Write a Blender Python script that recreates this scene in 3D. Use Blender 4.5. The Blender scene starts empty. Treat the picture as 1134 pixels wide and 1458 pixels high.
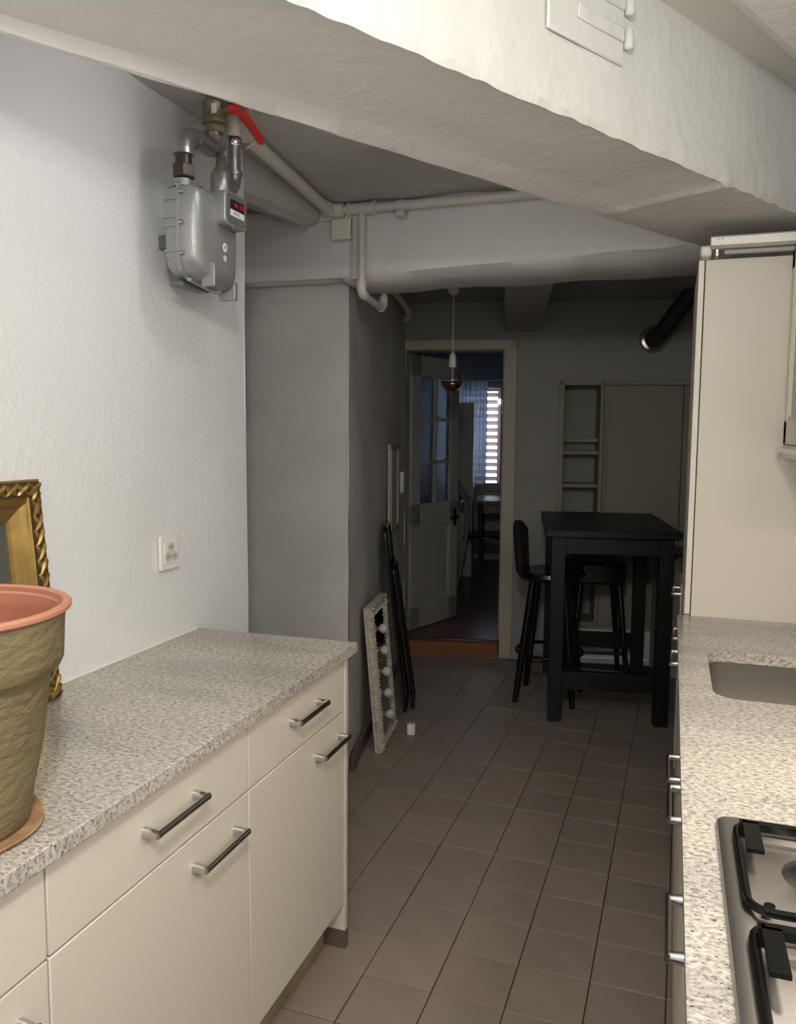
import bpy, bmesh, math, random
from mathutils import Vector, Matrix, noise
R_ = random.Random(7)
S = bpy.context.scene
COL = S.collection
PI = math.pi
# ------------------------------------------------------------------ camera
CAM_H = 1.5
yaw, pitch, roll, FPX = 0.326021, 0.0988056, -0.0073261, 1150.0
fw = Vector((-math.sin(yaw)*math.cos(pitch), math.cos(yaw)*math.cos(pitch), -math.sin(pitch)))
ri = Vector((math.cos(yaw), math.sin(yaw), 0)); dn = fw.cross(ri)
r2 = math.cos(roll)*ri + math.sin(roll)*dn; d2 = -math.sin(roll)*ri + math.cos(roll)*dn
cam = bpy.data.cameras.new('camera'); co = bpy.data.objects.new('camera', cam); COL.objects.link(co)
co.matrix_world = Matrix(((r2.x, -d2.x, -fw.x, 0), (r2.y, -d2.y, -fw.y, 0), (r2.z, -d2.z, -fw.z, CAM_H), (0, 0, 0, 1)))
cam.sensor_fit = 'VERTICAL'; cam.sensor_height = 24; cam.lens = FPX/1458*24; cam.clip_start = .02
S.camera = co
# ------------------------------------------------------------------ world, lights, exposure
S.view_settings.view_transform = 'Standard'; S.view_settings.look = 'None'
S.view_settings.gamma = 1; S.view_settings.use_curve_mapping = False
S.view_settings.exposure = 0.78
w = bpy.data.worlds.new('daylight'); S.world = w; w.use_nodes = True
w.node_tree.nodes['Background'].inputs[0].default_value = (.62, .76, 1, 1)
w.node_tree.nodes['Background'].inputs[1].default_value = 4.0

def area(name, loc, size, power, color, direction=(0, 0, -1), sy=None):
    l = bpy.data.lights.new(name, 'AREA'); l.energy = power; l.color = color
    l.shape = 'RECTANGLE'; l.size = size; l.size_y = sy or size
    o = bpy.data.objects.new(name, l); COL.objects.link(o); o.location = loc
    o.rotation_euler = Vector(direction).to_track_quat('-Z', 'Y').to_euler()
    return o
def bulb(name, loc, rad, power, color):
    l = bpy.data.lights.new(name, 'POINT'); l.energy = power; l.color = color; l.shadow_soft_size = rad
    o = bpy.data.objects.new(name, l); COL.objects.link(o); o.location = loc
    return o
bulb('kitchen_lamp_light', (-.05, .02, 2.18), .08, 34, (1, .965, .90))
bulb('alcove_lamp_light', (-.72, 1.72, 2.33), .05, 6.0, (.97, .97, 1))
area('hood_lamp_light', (.44, 1.45, 1.62), .12, 3.2, (1, .84, .72))

# ------------------------------------------------------------------ frames
A = math.atan(.2)
U = Vector((math.cos(A), math.sin(A), 0)); V = Vector((-math.sin(A), math.cos(A), 0)); O = Vector((-1.675, 5.10, 0))
MF = Matrix.Translation(O) @ Matrix.Rotation(A, 4, 'Z')     # far-room frame: x=u, y=v
ID = Matrix.Identity(4)

# ------------------------------------------------------------------ materials
MATS = {}
def mat(name, col, rough=.6, metal=0, bump=0, bscale=30, noise_amt=0, nscale=8, trans=0, emit=0, spec=.5, coat=0, col2=None, stretch=(1, 1, 1), detail=4):
    if name in MATS: return MATS[name]
    m = bpy.data.materials.new(name); m.use_nodes = True; MATS[name] = m
    nt = m.node_tree; b = nt.nodes['Principled BSDF']
    b.inputs['Base Color'].default_value = (*col, 1); b.inputs['Roughness'].default_value = rough
    b.inputs['Metallic'].default_value = metal; b.inputs['Transmission Weight'].default_value = trans
    b.inputs['Specular IOR Level'].default_value = spec; b.inputs['Coat Weight'].default_value = coat
    if emit:
        b.inputs['Emission Color'].default_value = (*col, 1); b.inputs['Emission Strength'].default_value = emit
    tc = nt.nodes.new('ShaderNodeTexCoord'); mp = nt.nodes.new('ShaderNodeMapping')
    nt.links.new(tc.outputs['Object'], mp.inputs[0]); mp.inputs['Scale'].default_value = stretch
    if noise_amt or col2:
        n = nt.nodes.new('ShaderNodeTexNoise'); n.inputs['Scale'].default_value = nscale; n.inputs['Detail'].default_value = detail
        nt.links.new(mp.outputs[0], n.inputs['Vector'])
        r = nt.nodes.new('ShaderNodeValToRGB'); r.color_ramp.elements[0].position = .3; r.color_ramp.elements[1].position = .7
        c2 = col2 or tuple(c*(1-noise_amt) for c in col)
        r.color_ramp.elements[0].color = (*c2, 1); r.color_ramp.elements[1].color = (*col, 1)
        nt.links.new(n.outputs[0], r.inputs[0]); nt.links.new(r.outputs[0], b.inputs['Base Color'])
    if bump:
        n2 = nt.nodes.new('ShaderNodeTexNoise'); n2.inputs['Scale'].default_value = bscale; n2.inputs['Detail'].default_value = 5
        nt.links.new(mp.outputs[0], n2.inputs['Vector'])
        bp = nt.nodes.new('ShaderNodeBump'); bp.inputs['Strength'].default_value = bump; bp.inputs['Distance'].default_value = .01
        nt.links.new(n2.outputs[0], bp.inputs['Height']); nt.links.new(bp.outputs[0], b.inputs['Normal'])
    return m
def granite(name, axis):
    m = bpy.data.materials.new(name); m.use_nodes = True; nt = m.node_tree; b = nt.nodes['Principled BSDF']
    b.inputs['Roughness'].default_value = .22
    N = nt.nodes.new; L = nt.links.new
    tc = N('ShaderNodeTexCoord'); mp = N('ShaderNodeMapping'); L(tc.outputs['Object'], mp.inputs[0])
    mp.inputs['Scale'].default_value = (.75, 1.15, 1.0)
    mp.inputs['Rotation'].default_value = (0, 0, .25)
    n0 = N('ShaderNodeTexNoise'); n0.inputs['Scale'].default_value = 120; n0.inputs['Detail'].default_value = 6; L(mp.outputs[0], n0.inputs['Vector'])
    n0.inputs['Roughness'].default_value = .7
    r0 = N('ShaderNodeValToRGB'); L(n0.outputs[0], r0.inputs[0]); e = r0.color_ramp.elements
    e[0].position = .36; e[0].color = (.22, .20, .18, 1); e[1].position = .62; e[1].color = (.68, .645, .58, 1)
    x = e.new(.43); x.color = (.38, .36, .325, 1); x = e.new(.5); x.color = (.50, .475, .43, 1)
    v = N('ShaderNodeTexNoise'); v.inputs['Scale'].default_value = 190; v.inputs['Detail'].default_value = 2; L(mp.outputs[0], v.inputs['Vector'])
    r1 = N('ShaderNodeValToRGB'); L(v.outputs[0], r1.inputs[0]); e = r1.color_ramp.elements
    e[0].position = .31; e[0].color = (.12, .115, .115, 1); e[1].position = .385; e[1].color = (1, 1, 1, 1)
    mx = N('ShaderNodeMix'); mx.data_type = 'RGBA'; mx.blend_type = 'MULTIPLY'; mx.inputs[0].default_value = .9
    L(r0.outputs[0], mx.inputs[6]); L(r1.outputs[0], mx.inputs[7])
    mp2 = N('ShaderNodeMapping'); mp2.inputs['Scale'].default_value = (.5, 2.4, 1); mp2.inputs['Rotation'].default_value = (0, 0, .5); L(tc.outputs['Object'], mp2.inputs[0])
    n3 = N('ShaderNodeTexNoise'); n3.inputs['Scale'].default_value = 3.2; n3.inputs['Detail'].default_value = 4; n3.inputs['Distortion'].default_value = .6; L(mp2.outputs[0], n3.inputs['Vector'])
    r3 = N('ShaderNodeValToRGB'); L(n3.outputs[0], r3.inputs[0]); e = r3.color_ramp.elements
    e[0].position = .38; e[0].color = (.78, .77, .76, 1); e[1].position = .55; e[1].color = (1, .985, .95, 1)
    m2 = N('ShaderNodeMix'); m2.data_type = 'RGBA'; m2.blend_type = 'MULTIPLY'; m2.inputs[0].default_value = .8
    L(mx.outputs[2], m2.inputs[6]); L(r3.outputs[0], m2.inputs[7]); L(m2.outputs[2], b.inputs['Base Color'])
    return m
PLAST = mat('white_plaster', (.78, .775, .755), .62, bump=.5, bscale=22, noise_amt=.05, nscale=3)
PLWALL = mat('wall_plaster', (.80, .805, .81), .62, bump=.3, bscale=60, noise_amt=.03, nscale=2.2)
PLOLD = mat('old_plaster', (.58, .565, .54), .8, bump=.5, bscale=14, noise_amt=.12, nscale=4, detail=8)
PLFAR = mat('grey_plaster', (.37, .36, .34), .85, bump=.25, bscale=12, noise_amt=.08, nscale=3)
BEIGE = mat('beige_paint', (.50, .455, .36), .6, bump=.12, bscale=20)
BEIGEL = mat('beige_cupboard_paint', (.31, .285, .225), .6)
TILE = [mat('floor_tile_%s' % n, c, .42, noise_amt=.13, nscale=9, bump=.05, bscale=25) for n, c in
        (('a', (.315, .262, .222)), ('b', (.30, .252, .216)), ('c', (.325, .268, .222)), ('d', (.305, .25, .208)))]
GROUT = mat('grout', (.06, .048, .04), .9, noise_amt=.5, nscale=12)
CREAM = mat('cream_laminate', (.70, .655, .56), .42, bump=.04, bscale=180)
CREAME = mat('cream_edge', (.78, .735, .62), .4)
DARKGAP = mat('dark_gap', (.05, .045, .04), .8)
KICK = mat('brown_plinth', (.13, .105, .085), .4)
CHROME = mat('brushed_chrome', (.62, .61, .6), .2, 1)
DCHROME = mat('dark_chrome', (.36, .355, .35), .18, 1)
STEEL = mat('brushed_steel', (.40, .385, .37), .33, 1, bump=.06, bscale=80, stretch=(12, 1, 1))
BLACKE = mat('black_enamel', (.004, .004, .004), .2, spec=.22)
BLACKW = mat('black_wood', (.006, .006, .0065), .42, spec=.35, bump=.08, bscale=20, stretch=(1, 8, 1))
BLACKG = mat('black_gloss', (.008, .007, .007), .2)
GREYM = mat('meter_grey', (.30, .30, .305), .34, bump=.12, bscale=260, metal=.35)
GREYD = mat('meter_dark', (.13, .13, .135), .4)
GALV = mat('galvanised', (.44, .44, .44), .34, .85, noise_amt=.3, nscale=40, bump=.1, bscale=60)
BRASSG = mat('olive_brass', (.27, .25, .15), .42, .6, noise_amt=.2, nscale=50)
BROWNN = mat('brown_nut', (.075, .06, .045), .4, .6)
RED = mat('red_plastic', (.75, .03, .02), .35)
WPIPE = mat('white_pipe_paint', (.66, .635, .59), .45)
TERRA = mat('terracotta', (.33, .115, .065), .55)
POTG = mat('olive_pot', (.235, .18, .092), .85, bump=.6, bscale=45, noise_amt=.22, nscale=7, stretch=(1, 1, 1.8))
SAUC = mat('cork_saucer', (.55, .32, .17), .7, noise_amt=.6, nscale=22, detail=8, bump=.3, bscale=50)
GOLD = mat('old_gold', (.40, .26, .085), .38, .75, noise_amt=.35, nscale=22)
GOLDD = mat('dark_gold', (.07, .045, .02), .6, .3)
PAINTING = mat('dark_canvas', (.10, .11, .095), .5, noise_amt=.4, nscale=9)
WPLAST = mat('white_plastic', (.82, .81, .77), .35)
CAULK = mat('caulk', (.80, .78, .68), .5)
ORN = mat('aged_white_paint', (.62, .57, .47), .6, bump=.8, bscale=60, noise_amt=.4, nscale=40)
MIRR = mat('mirror_glass', (.75, .76, .76), .03, 1)
BULBW = mat('frosted_bulb', (.48, .48, .47), .15, coat=.6)
GLASS = mat('clear_glass', (1, 1, 1), .02, trans=1)
COPPER = mat('copper_mirror', (.55, .25, .16), .18, 1)
WOODD = mat('dark_red_wood', (.10, .042, .03), .28, noise_amt=.35, nscale=5, stretch=(1, 6, 1))
STEPW = mat('orange_brown_wood', (.30, .105, .035), .5, noise_amt=.3, nscale=8, stretch=(1, 6, 1))
DOORP = mat('door_paint', (.38, .365, .33), .5)
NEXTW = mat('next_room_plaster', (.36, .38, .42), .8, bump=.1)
CURT = mat('sheer_curtain', (.8, .82, .88), .8, trans=.35)
SHUT = mat('shutter_paint', (.42, .27, .25), .6)
BLACKP = mat('black_pipe', (.035, .032, .03), .6, bump=.25, bscale=12, noise_amt=.4, nscale=10)
FABR = mat('black_cloth', (.012, .012, .013), .9)
UPGL = mat('ribbed_glass', (.50, .50, .46), .3, bump=.4, bscale=40, stretch=(20, 20, .2))
SHELF = mat('grey_shelf', (.30, .29, .27), .7)
GRAN = granite('granite', 0)
def frosted():
    m = bpy.data.materials.new('textured_glass'); m.use_nodes = True; nt = m.node_tree; b = nt.nodes['Principled BSDF']
    b.inputs['Base Color'].default_value = (.75, .85, .95, 1); b.inputs['Roughness'].default_value = .16
    b.inputs['Transmission Weight'].default_value = 1; b.inputs['IOR'].default_value = 1.2
    n = nt.nodes.new('ShaderNodeTexNoise'); n.inputs['Scale'].default_value = 90
    bp = nt.nodes.new('ShaderNodeBump'); bp.inputs['Strength'].default_value = .45; bp.inputs['Distance'].default_value = .01
    tc = nt.nodes.new('ShaderNodeTexCoord'); nt.links.new(tc.outputs['Object'], n.inputs['Vector'])
    nt.links.new(n.outputs[0], bp.inputs['Height']); nt.links.new(bp.outputs[0], b.inputs['Normal'])
    return m
FROST = frosted()

# ------------------------------------------------------------------ mesh helpers
def link(name, me, m, parent=None):
    o = bpy.data.objects.new(name, me); COL.objects.link(o)
    if m: me.materials.append(m)
    if parent: o.parent = parent
    return o
def obj(name, bm, m, parent=None, smooth=False, bevel=0, seg=2, kind=None):
    bmesh.ops.recalc_face_normals(bm, faces=bm.faces)
    me = bpy.data.meshes.new(name); bm.to_mesh(me); bm.free()
    if smooth:
        for p in me.polygons: p.use_smooth = True
        me.set_sharp_from_angle(angle=math.radians(38))
    o = link(name, me, m, parent)
    if bevel:
        md = o.modifiers.new('bevel', 'BEVEL'); md.width = bevel; md.segments = seg; md.limit_method = 'ANGLE'; md.angle_limit = .6
        for p in me.polygons: p.use_smooth = True
        me.set_sharp_from_angle(angle=math.radians(50))
        md.harden_normals = False
    if kind: o['kind'] = kind
    return o
def tag(o, label, cat, group=None):
    o['label'] = label; o['category'] = cat
    if group: o['group'] = group
    return o
def thing(name, loc, label, cat, group=None, rz=0):
    o = bpy.data.objects.new(name, None); COL.objects.link(o); o.location = loc; o.rotation_euler = (0, 0, rz)
    o.empty_display_size = .05
    return tag(o, label, cat, group)
def B(bm=None): return bm or bmesh.new()
def bx(bm, a, b, M=ID):
    v = [bm.verts.new(M @ Vector((x, y, z))) for z in (a[2], b[2]) for y in (a[1], b[1]) for x in (a[0], b[0])]
    for f in ((0, 2, 3, 1), (4, 5, 7, 6), (0, 1, 5, 4), (2, 6, 7, 3), (0, 4, 6, 2), (1, 3, 7, 5)): bm.faces.new([v[i] for i in f])
    return bm
def box(a, b, M=ID): return bx(bmesh.new(), a, b, M)
def prism(bm, pts, z0, z1, M=ID):
    lo = [bm.verts.new(M @ Vector((x, y, z0))) for x, y in pts]; hi = [bm.verts.new(M @ Vector((x, y, z1))) for x, y in pts]
    n = len(pts); bm.faces.new(lo[::-1]); bm.faces.new(hi)
    for i in range(n): bm.faces.new((lo[i], lo[(i+1) % n], hi[(i+1) % n], hi[i]))
    return bm
def loft(bm, rings, caps=True, closed=True):
    vs = [[bm.verts.new(p) for p in r] for r in rings]
    n = len(vs[0])
    for a, b in zip(vs, vs[1:]):
        for i in range(n if closed else n-1): bm.faces.new((a[i], a[(i+1) % n], b[(i+1) % n], b[i]))
    if caps: bm.faces.new(vs[0][::-1]); bm.faces.new(vs[-1])
    return bm
def lathe(bm, prof, seg=24, M=ID, caps=True):
    return loft(bm, [[M @ Vector((r*math.cos(2*PI*i/seg), r*math.sin(2*PI*i/seg), z)) for i in range(seg)] for r, z in prof], caps)
def tube(bm, pts, r, seg=14, caps=True, sec=None):
    pts = [Vector(p) for p in pts]; rings = []; n = len(pts); prev = None
    rr = r if isinstance(r, (list, tuple)) else [r]*n
    for i, p in enumerate(pts):
        t = ((pts[min(i+1, n-1)]-p).normalized() + (p-pts[max(i-1, 0)]).normalized()).normalized()
        if prev is None:
            x = t.orthogonal().normalized() if abs(t.z) > .99 else t.cross(Vector((0, 0, 1))).normalized()
        else: x = (prev - t*prev.dot(t)).normalized()
        prev = x; y = t.cross(x)
        if sec: rings.append([p + x*a + y*b for a, b in sec])
        else: rings.append([p + (x*math.cos(2*PI*k/seg) + y*math.sin(2*PI*k/seg))*rr[i] for k in range(seg)])
    return loft(bm, rings, caps)
def arc(p0, c, p1, n=6):   # quadratic bend
    p0, c, p1 = Vector(p0), Vector(c), Vector(p1)
    return [(1-t)**2*p0 + 2*t*(1-t)*c + t*t*p1 for t in [i/n for i in range(n+1)]]
def align(p, d):   # matrix with z along d at p
    return Matrix.Translation(Vector(p)) @ Vector(d).to_track_quat('Z', 'Y').to_matrix().to_4x4()
def cyl(p0, p1, r, r1=None, seg=18, bm=None):
    p0, p1 = Vector(p0), Vector(p1)
    return lathe(B(bm), [(r, 0), (r if r1 is None else r1, (p1-p0).length)], seg, align(p0, p1-p0))
def sphere(bm, c, r, seg=20, sz=1):
    n = seg//2; return lathe(bm, [(max(r*math.sin(PI*i/n), r*.01), -r*sz*math.cos(PI*i/n)) for i in range(n+1)], seg, Matrix.Translation(Vector(c)))
def rrect(w, h, r, n=5, cx=0, cy=0):
    out = []
    for sx, sy, a0 in ((1, 1, 0), (-1, 1, PI/2), (-1, -1, PI), (1, -1, 1.5*PI)):
        for i in range(n+1):
            a = a0 + PI/2*i/n; out.append((cx+sx*(w/2-r)+r*math.cos(a), cy+sy*(h/2-r)+r*math.sin(a)))
    return out
def struct(name, bm, m, **k):
    o = obj(name, bm, m, **k); o['kind'] = 'structure'; return o
def rough_grid(bm, P, nu, nv, amp, freq, seed=0):
    """wavy plaster sheet: P(i,j)->Vector, displaced along its normal"""
    g = [[None]*(nv+1) for _ in range(nu+1)]
    for i in range(nu+1):
        for j in range(nv+1):
            p, n = P(i/nu, j/nv)
            a = amp*noise.noise(p*freq + Vector((seed, 0, 0)))
            g[i][j] = bm.verts.new(p + n*a)
    for i in range(nu):
        for j in range(nv): bm.faces.new((g[i][j], g[i+1][j], g[i+1][j+1], g[i][j+1]))
    return bm

# ------------------------------------------------------------------ room shell
CEIL = 2.49
# floor: grout bed and separate tiles
floor = struct('floor', prism(B(), [(-2.4, -1.3), (.75, -1.3), (.75, 5.55), (-1.675, 5.10), (-2.4, 4.9)], -.12, -.004), GROUT)
ta = .015
tx, ty = Vector((math.cos(ta), -math.sin(ta), 0)), Vector((math.sin(ta), math.cos(ta), 0))
T0 = Vector((-.556, 2.150, 0))
tmesh = []
for k in range(4):
    b = box((.0018, .0018, -.012), (.1972, .1882, 0)); bmesh.ops.bevel(b, geom=[e for e in b.edges if all(v.co.z > -.001 for v in e.verts)], offset=.0009, segments=1, affect='EDGES')
    me = bpy.data.meshes.new('floor_tile'); b.to_mesh(me); b.free(); me.materials.append(TILE[k]); tmesh.append(me)
for i in range(-6, 5):
    for j in range(-7, 16):
        c = T0 + tx*(.199*i) + ty*(.190*j); m_ = c + tx*.1 + ty*.095
        if not (-1.75 < m_.x < .16 and .78 < m_.y): continue
        rel = m_-O
        if rel.dot(V) > .06: continue
        if m_.y > 3.2 and rel.dot(U) < -.06: continue
        if m_.x < -1.5 and m_.y < 3.3: continue
        o = bpy.data.objects.new('floor_tile', R_.choice(tmesh)); COL.objects.link(o); o.parent = floor
        o.location = c + Vector((0, 0, R_.uniform(-.0008, .0006))); o.rotation_euler = (R_.uniform(-.002, .002), R_.uniform(-.002, .002), -ta)
# plain edge strip of cut tiles under far-wall end and along walls
cut = B()
prism(cut, [(.12, .5), (.64, .5), (.64, 5.4), (.12, 5.2)], -.03, -.003); obj('cut_tile_strip', cut, TILE[0], floor)

def wavy(name, bm, m): return struct(name, bm, m, smooth=True)
# left wall: flat block whose right face is the white wall, with wavy plaster face
b = box((-2.4, -1.3, 0), (-1.362, 2.39, 2.62))
rough_grid(b, lambda s, t: (Vector((-1.35, -1.3+3.702*s, 2.6*t)), Vector((1, 0, 0))), 60, 44, .006, 2.2)
rough_grid(b, lambda s, t: (Vector((-1.35-.3*s, 2.402, 2.6*t)), Vector((0, 1, 0))), 3, 44, .004, 2.2)
wavy('wall_left', b, PLWALL)
# recess beyond the left wall
struct('wall_recess', box((-2.55, 2.38, 0), (-2.4, 3.3, 2.62)), PLOLD)
b = prism(B(), [(-1.318, 3.215), (-2.4, 3.215), (-2.4, 5.4), (-1.70, 5.4), (-1.687, 5.10)], 0, 2.62)
Ov = O + Vector((0, 0, 0))
PC = Vector((-1.306, 3.20, 0))
rough_grid(b, lambda s, t: (Vector((-2.4, 3.20, 0)).lerp(PC, s) + Vector((0, 0, 2.6*t)), Vector((0, -1, 0))), 24, 50, .012, 3, 5)
rough_grid(b, lambda s, t: (PC.lerp(O, s) + Vector((0, 0, 2.6*t)), U), 44, 50, .014, 3, 5)
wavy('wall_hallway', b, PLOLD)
struct('wall_right', box((.65, -1.3, 0), (.8, 5.7, 2.62)), PLWALL)
struct('wall_back', box((-2.55, -1.45, 0), (.8, -1.3, 2.62)), PLWALL)
struct('ceiling', box((-2.55, -1.45, CEIL), (.8, 2.95, 2.62)), mat('ceiling_paint', (.74, .725, .69), .7, bump=.06, bscale=12))
# ceiling behind the slanted beam, lower and rough
b = prism(B(), [(-2.55, 2.36), (-1.20, 1.04), (-.60, 2.02), (.04, 3.09), (.65, 3.09), (.65, 3.14), (-2.55, 3.14)], 2.415, 2.62)
def _ca(s, t):
    x_ = -1.55+2.0*s; y_ = max(.75, 2.347+.2+(x_-.11+.35)*1.709)     # just behind the slanted beam
    return Vector((x_, y_+(3.13-y_)*t if y_ < 3.13 else 3.13, 2.405)), Vector((0, 0, -1))
rough_grid(b, _ca, 56, 50, .010, 4.5, 2)
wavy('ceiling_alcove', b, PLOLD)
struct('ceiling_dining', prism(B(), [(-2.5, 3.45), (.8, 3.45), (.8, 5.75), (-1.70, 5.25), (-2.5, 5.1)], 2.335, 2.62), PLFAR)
# raised ceiling casing at the upper right
b = B(); P0, P1 = Vector((.143, 2.18, 0)), Vector((.265, 2.43, 0))
d = (P1-P0).normalized(); n = Vector((d.y, -d.x, 0))
rings = []
for s in (-2.2, 1.4):
    c = P0 + d*s
    rings.append([c + n*a + Vector((0, 0, z)) for a, z in ((0, CEIL+.01), (.0, CEIL-.012), (.012, CEIL-.03), (.05, CEIL-.055), (.06, CEIL-.055), (.6, CEIL-.055), (.6, CEIL+.01))])
loft(b, rings); struct('trim_1', b, PLAST)

# slanted plaster beam (old flue) across the kitchen
N0 = Vector((.11, 2.347, 0)); bd = Vector((.505, .863, 0)).normalized(); bn = Vector((-bd.y, bd.x, 0))
def lerp(a, b, t): t = max(0, min(1, t)); return a+(b-a)*t
rings = []
s = -3.0
while s < 1.3:
    e = lerp(0, 1, (s+.17)/.17)            # towards the end ridge
    after = s > .0
    ni = lerp(.385, .317, (s+1.9)/1.75)
    zs = lerp(2.178, 2.152, (s+.15)/.15)
    if after: zs = 2.151; ni = .30
    bump = .006*math.exp(-((s-.005)/.018)**2)
    p = lambda q, z, amp=.0, f=5: (N0 + bd*s + bn*q + Vector((0, 0, z + amp*noise.noise(Vector((s*f, q*7, z*5)))))) + bn*(amp*.8*noise.noise(Vector((s*f, q*9+3, z*6))))
    rings.append([p(.0, 2.50), p(0, 2.42, .004), p(0, 2.34, .006), p(.0, 2.26, .008), p(.0, 2.20, .006, 9), p(-.002-bump+.006*max(0, noise.noise(Vector((s*9, 7, 1)))), 2.166, .004, 27), p(.006, 2.153-bump, .005, 19), p(.022, min(zs, 2.166)-bump, .005, 10),
                  p(.06, zs-.002-bump, .003), p(.15, zs-bump, .002), p(.25, zs-bump, .002), p(ni, zs-.001-bump*.8, .002), p(ni+.012, zs-.004-bump*.5, .002), p(.397, 2.152-bump, .003, 8), p(.408, 2.153, .004, 9), p(.413, 2.168, .004, 9), p(.412, 2.30), p(.412, 2.50)])
    s += .012
bb = loft(B(), rings)
beam = struct('ceiling_beam', bb, PLAST, smooth=True)
for pl in beam.data.polygons: pl.use_smooth = True

# beam over the passage to the dining area
rings = []
x = -2.4
while x <= .66:
    t = (x+1.3)/1.4
    zb = 2.118 + .045*lerp(0, 1, t) if x > -1.3 else 2.118
    w = lambda a, f=4, sd=0: a*noise.noise(Vector((x*f, sd, 0)))
    fy = 3.10; by = 3.22 if x < -1.30 else lerp(3.40, 3.62, t)
    zk = zb if x < -1.3 else zb - .02
    rings.append([Vector((x, fy, 2.6)), Vector((x, fy+w(.006, 3, 5), 2.36)), Vector((x, fy+w(.008, 3, 6), 2.25)), Vector((x, fy+w(.008, 3, 1), zb+.03)), Vector((x, fy+.008, zb+.006+w(.008, 7))),
                  Vector((x, fy+.05, zk+w(.012, 5, 2))), Vector((x, (fy+by)/2, zk-.004+w(.016, 4, 9))), Vector((x, by-.04, zk+w(.012, 4, 3))), Vector((x, by, zk+.012+w(.008, 6, 4))), Vector((x, by+.01, 2.36)), Vector((x, by+.01, 2.6))])
    x += .04
struct('ceiling_beam', loft(B(), rings), PLAST, smooth=True)
# downstand over the recess, in line with the left wall, rough plaster
rings = []
for i in range(24):
    y = 2.36 + .80*i/23; zb = 2.27 + .05*(i/23) + .03*max(0, (i-19)/4) + .008*noise.noise(Vector((y*9, 1, 0)))
    rings.append([Vector((-1.36, y, 2.5)), Vector((-1.365, y, zb+.07)), Vector((-1.385, y, zb+.02)), Vector((-1.42, y, zb)), Vector((-1.48, y, zb+.01)), Vector((-1.5, y, 2.5))])
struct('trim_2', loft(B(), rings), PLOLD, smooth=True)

# far wall with doorway and cupboard niche (far-room frame)
FW = B()
bx(FW, (-.3, 0, -.12), (-.004, .16, 2.6), MF)
bx(FW, (-.02, 0, 2.03), (.64, .16, 2.6), MF)
bx(FW, (.64, 0, -.12), (.99, .16, 2.6), MF)
bx(FW, (.99, 0, 1.83), (1.84, .16, 2.6), MF)
bx(FW, (.99, 0, -.12), (1.84, .16, .24), MF)
bx(FW, (.99, .30, .2), (1.84, .34, 1.9), MF)
bx(FW, (1.84, 0, -.12), (2.7, .34, 2.6), MF)
bx(FW, (-.02, -.0, -.12), (.64, .16, .0), MF)
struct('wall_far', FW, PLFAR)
# white boarding below the cupboard
struct('baseboard_far', box((.99, -.012, .03), (1.84, 0, .22), MF), PLWALL, bevel=.003)
# hanging beam next to the door, running to the far wall
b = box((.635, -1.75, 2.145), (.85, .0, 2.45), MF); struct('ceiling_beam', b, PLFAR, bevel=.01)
# skirtings of dark tile along the hallway wall
b = B(); bx(b, (-.002, -1.93, 0), (.017, -.01, .075), MF); struct('baseboard_left', b, KICK, bevel=.003)

# door casing
b = B(); bx(b, (.638, -.02, .0), (.722, 0, 2.09), MF); bx(b, (-.012, -.02, 2.035), (.722, 0, 2.10), MF); bx(b, (.632, 0, .12), (.645, .17, 2.04), MF)
struct('trim_3', b, BEIGE, bevel=.006)
b = B(); bx(b, (-.012, -.018, .0), (.004, .17, 2.04), MF); struct('trim_4', b, BEIGE, bevel=.004)
# wooden step
b = B(); bx(b, (.004, .0, .0), (.632, .02, .098), MF); struct('door_step', b, STEPW, bevel=.003)
b = B(); bx(b, (.004, -.012, .098), (.632, .17, .122), MF); obj('tread', b, WOODD, bpy.data.objects['door_step'], bevel=.006)

# next room
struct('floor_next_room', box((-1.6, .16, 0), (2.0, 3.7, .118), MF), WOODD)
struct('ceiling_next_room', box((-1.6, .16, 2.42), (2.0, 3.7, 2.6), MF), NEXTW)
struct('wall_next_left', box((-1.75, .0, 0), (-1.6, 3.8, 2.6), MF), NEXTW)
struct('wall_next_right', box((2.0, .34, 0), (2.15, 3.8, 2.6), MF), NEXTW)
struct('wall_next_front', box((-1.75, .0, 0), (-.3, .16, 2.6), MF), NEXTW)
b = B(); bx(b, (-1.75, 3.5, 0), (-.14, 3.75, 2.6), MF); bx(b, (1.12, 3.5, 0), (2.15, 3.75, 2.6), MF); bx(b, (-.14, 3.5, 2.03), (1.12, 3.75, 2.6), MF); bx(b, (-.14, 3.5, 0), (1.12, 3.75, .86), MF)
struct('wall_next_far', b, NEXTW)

# ---- window with frame, glass and louvred shutters
wf = B(); u0, u1, z0, z1 = -.14, 1.12, .86, 2.03
for a, c in (((u0, z0), (u0+.05, z1)), ((u1-.05, z0), (u1, z1)), ((u0, z1-.05), (u1, z1)), ((u0, z0), (u1, z0+.09)), ((.605, z0), (.665, z1))): bx(wf, (a[0], 3.55, a[1]), (c[0], 3.60, c[1]), MF)
win = struct('window_1', wf, DOORP, bevel=.004)
obj('window_pane', box((u0+.05, 3.573, z0+.09), (.605, 3.577, z1-.05), MF), GLASS, win)
obj('window_pane', box((.665, 3.573, z0+.09), (u1-.05, 3.577, z1-.05), MF), GLASS, win)
obj('window_sill', box((u0-.03, 3.44, z0-.03), (u1+.03, 3.56, z0), MF), DOORP, win)
b = B()
tube(b, [MF @ Vector((.635, 3.545, 1.84)), MF @ Vector((.635, 3.49, 1.84)), MF @ Vector((.632, 3.47, 1.82)), MF @ Vector((.632, 3.47, 1.70))], .011, 8); obj('window_handle', b, BLACKG, win)
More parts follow.
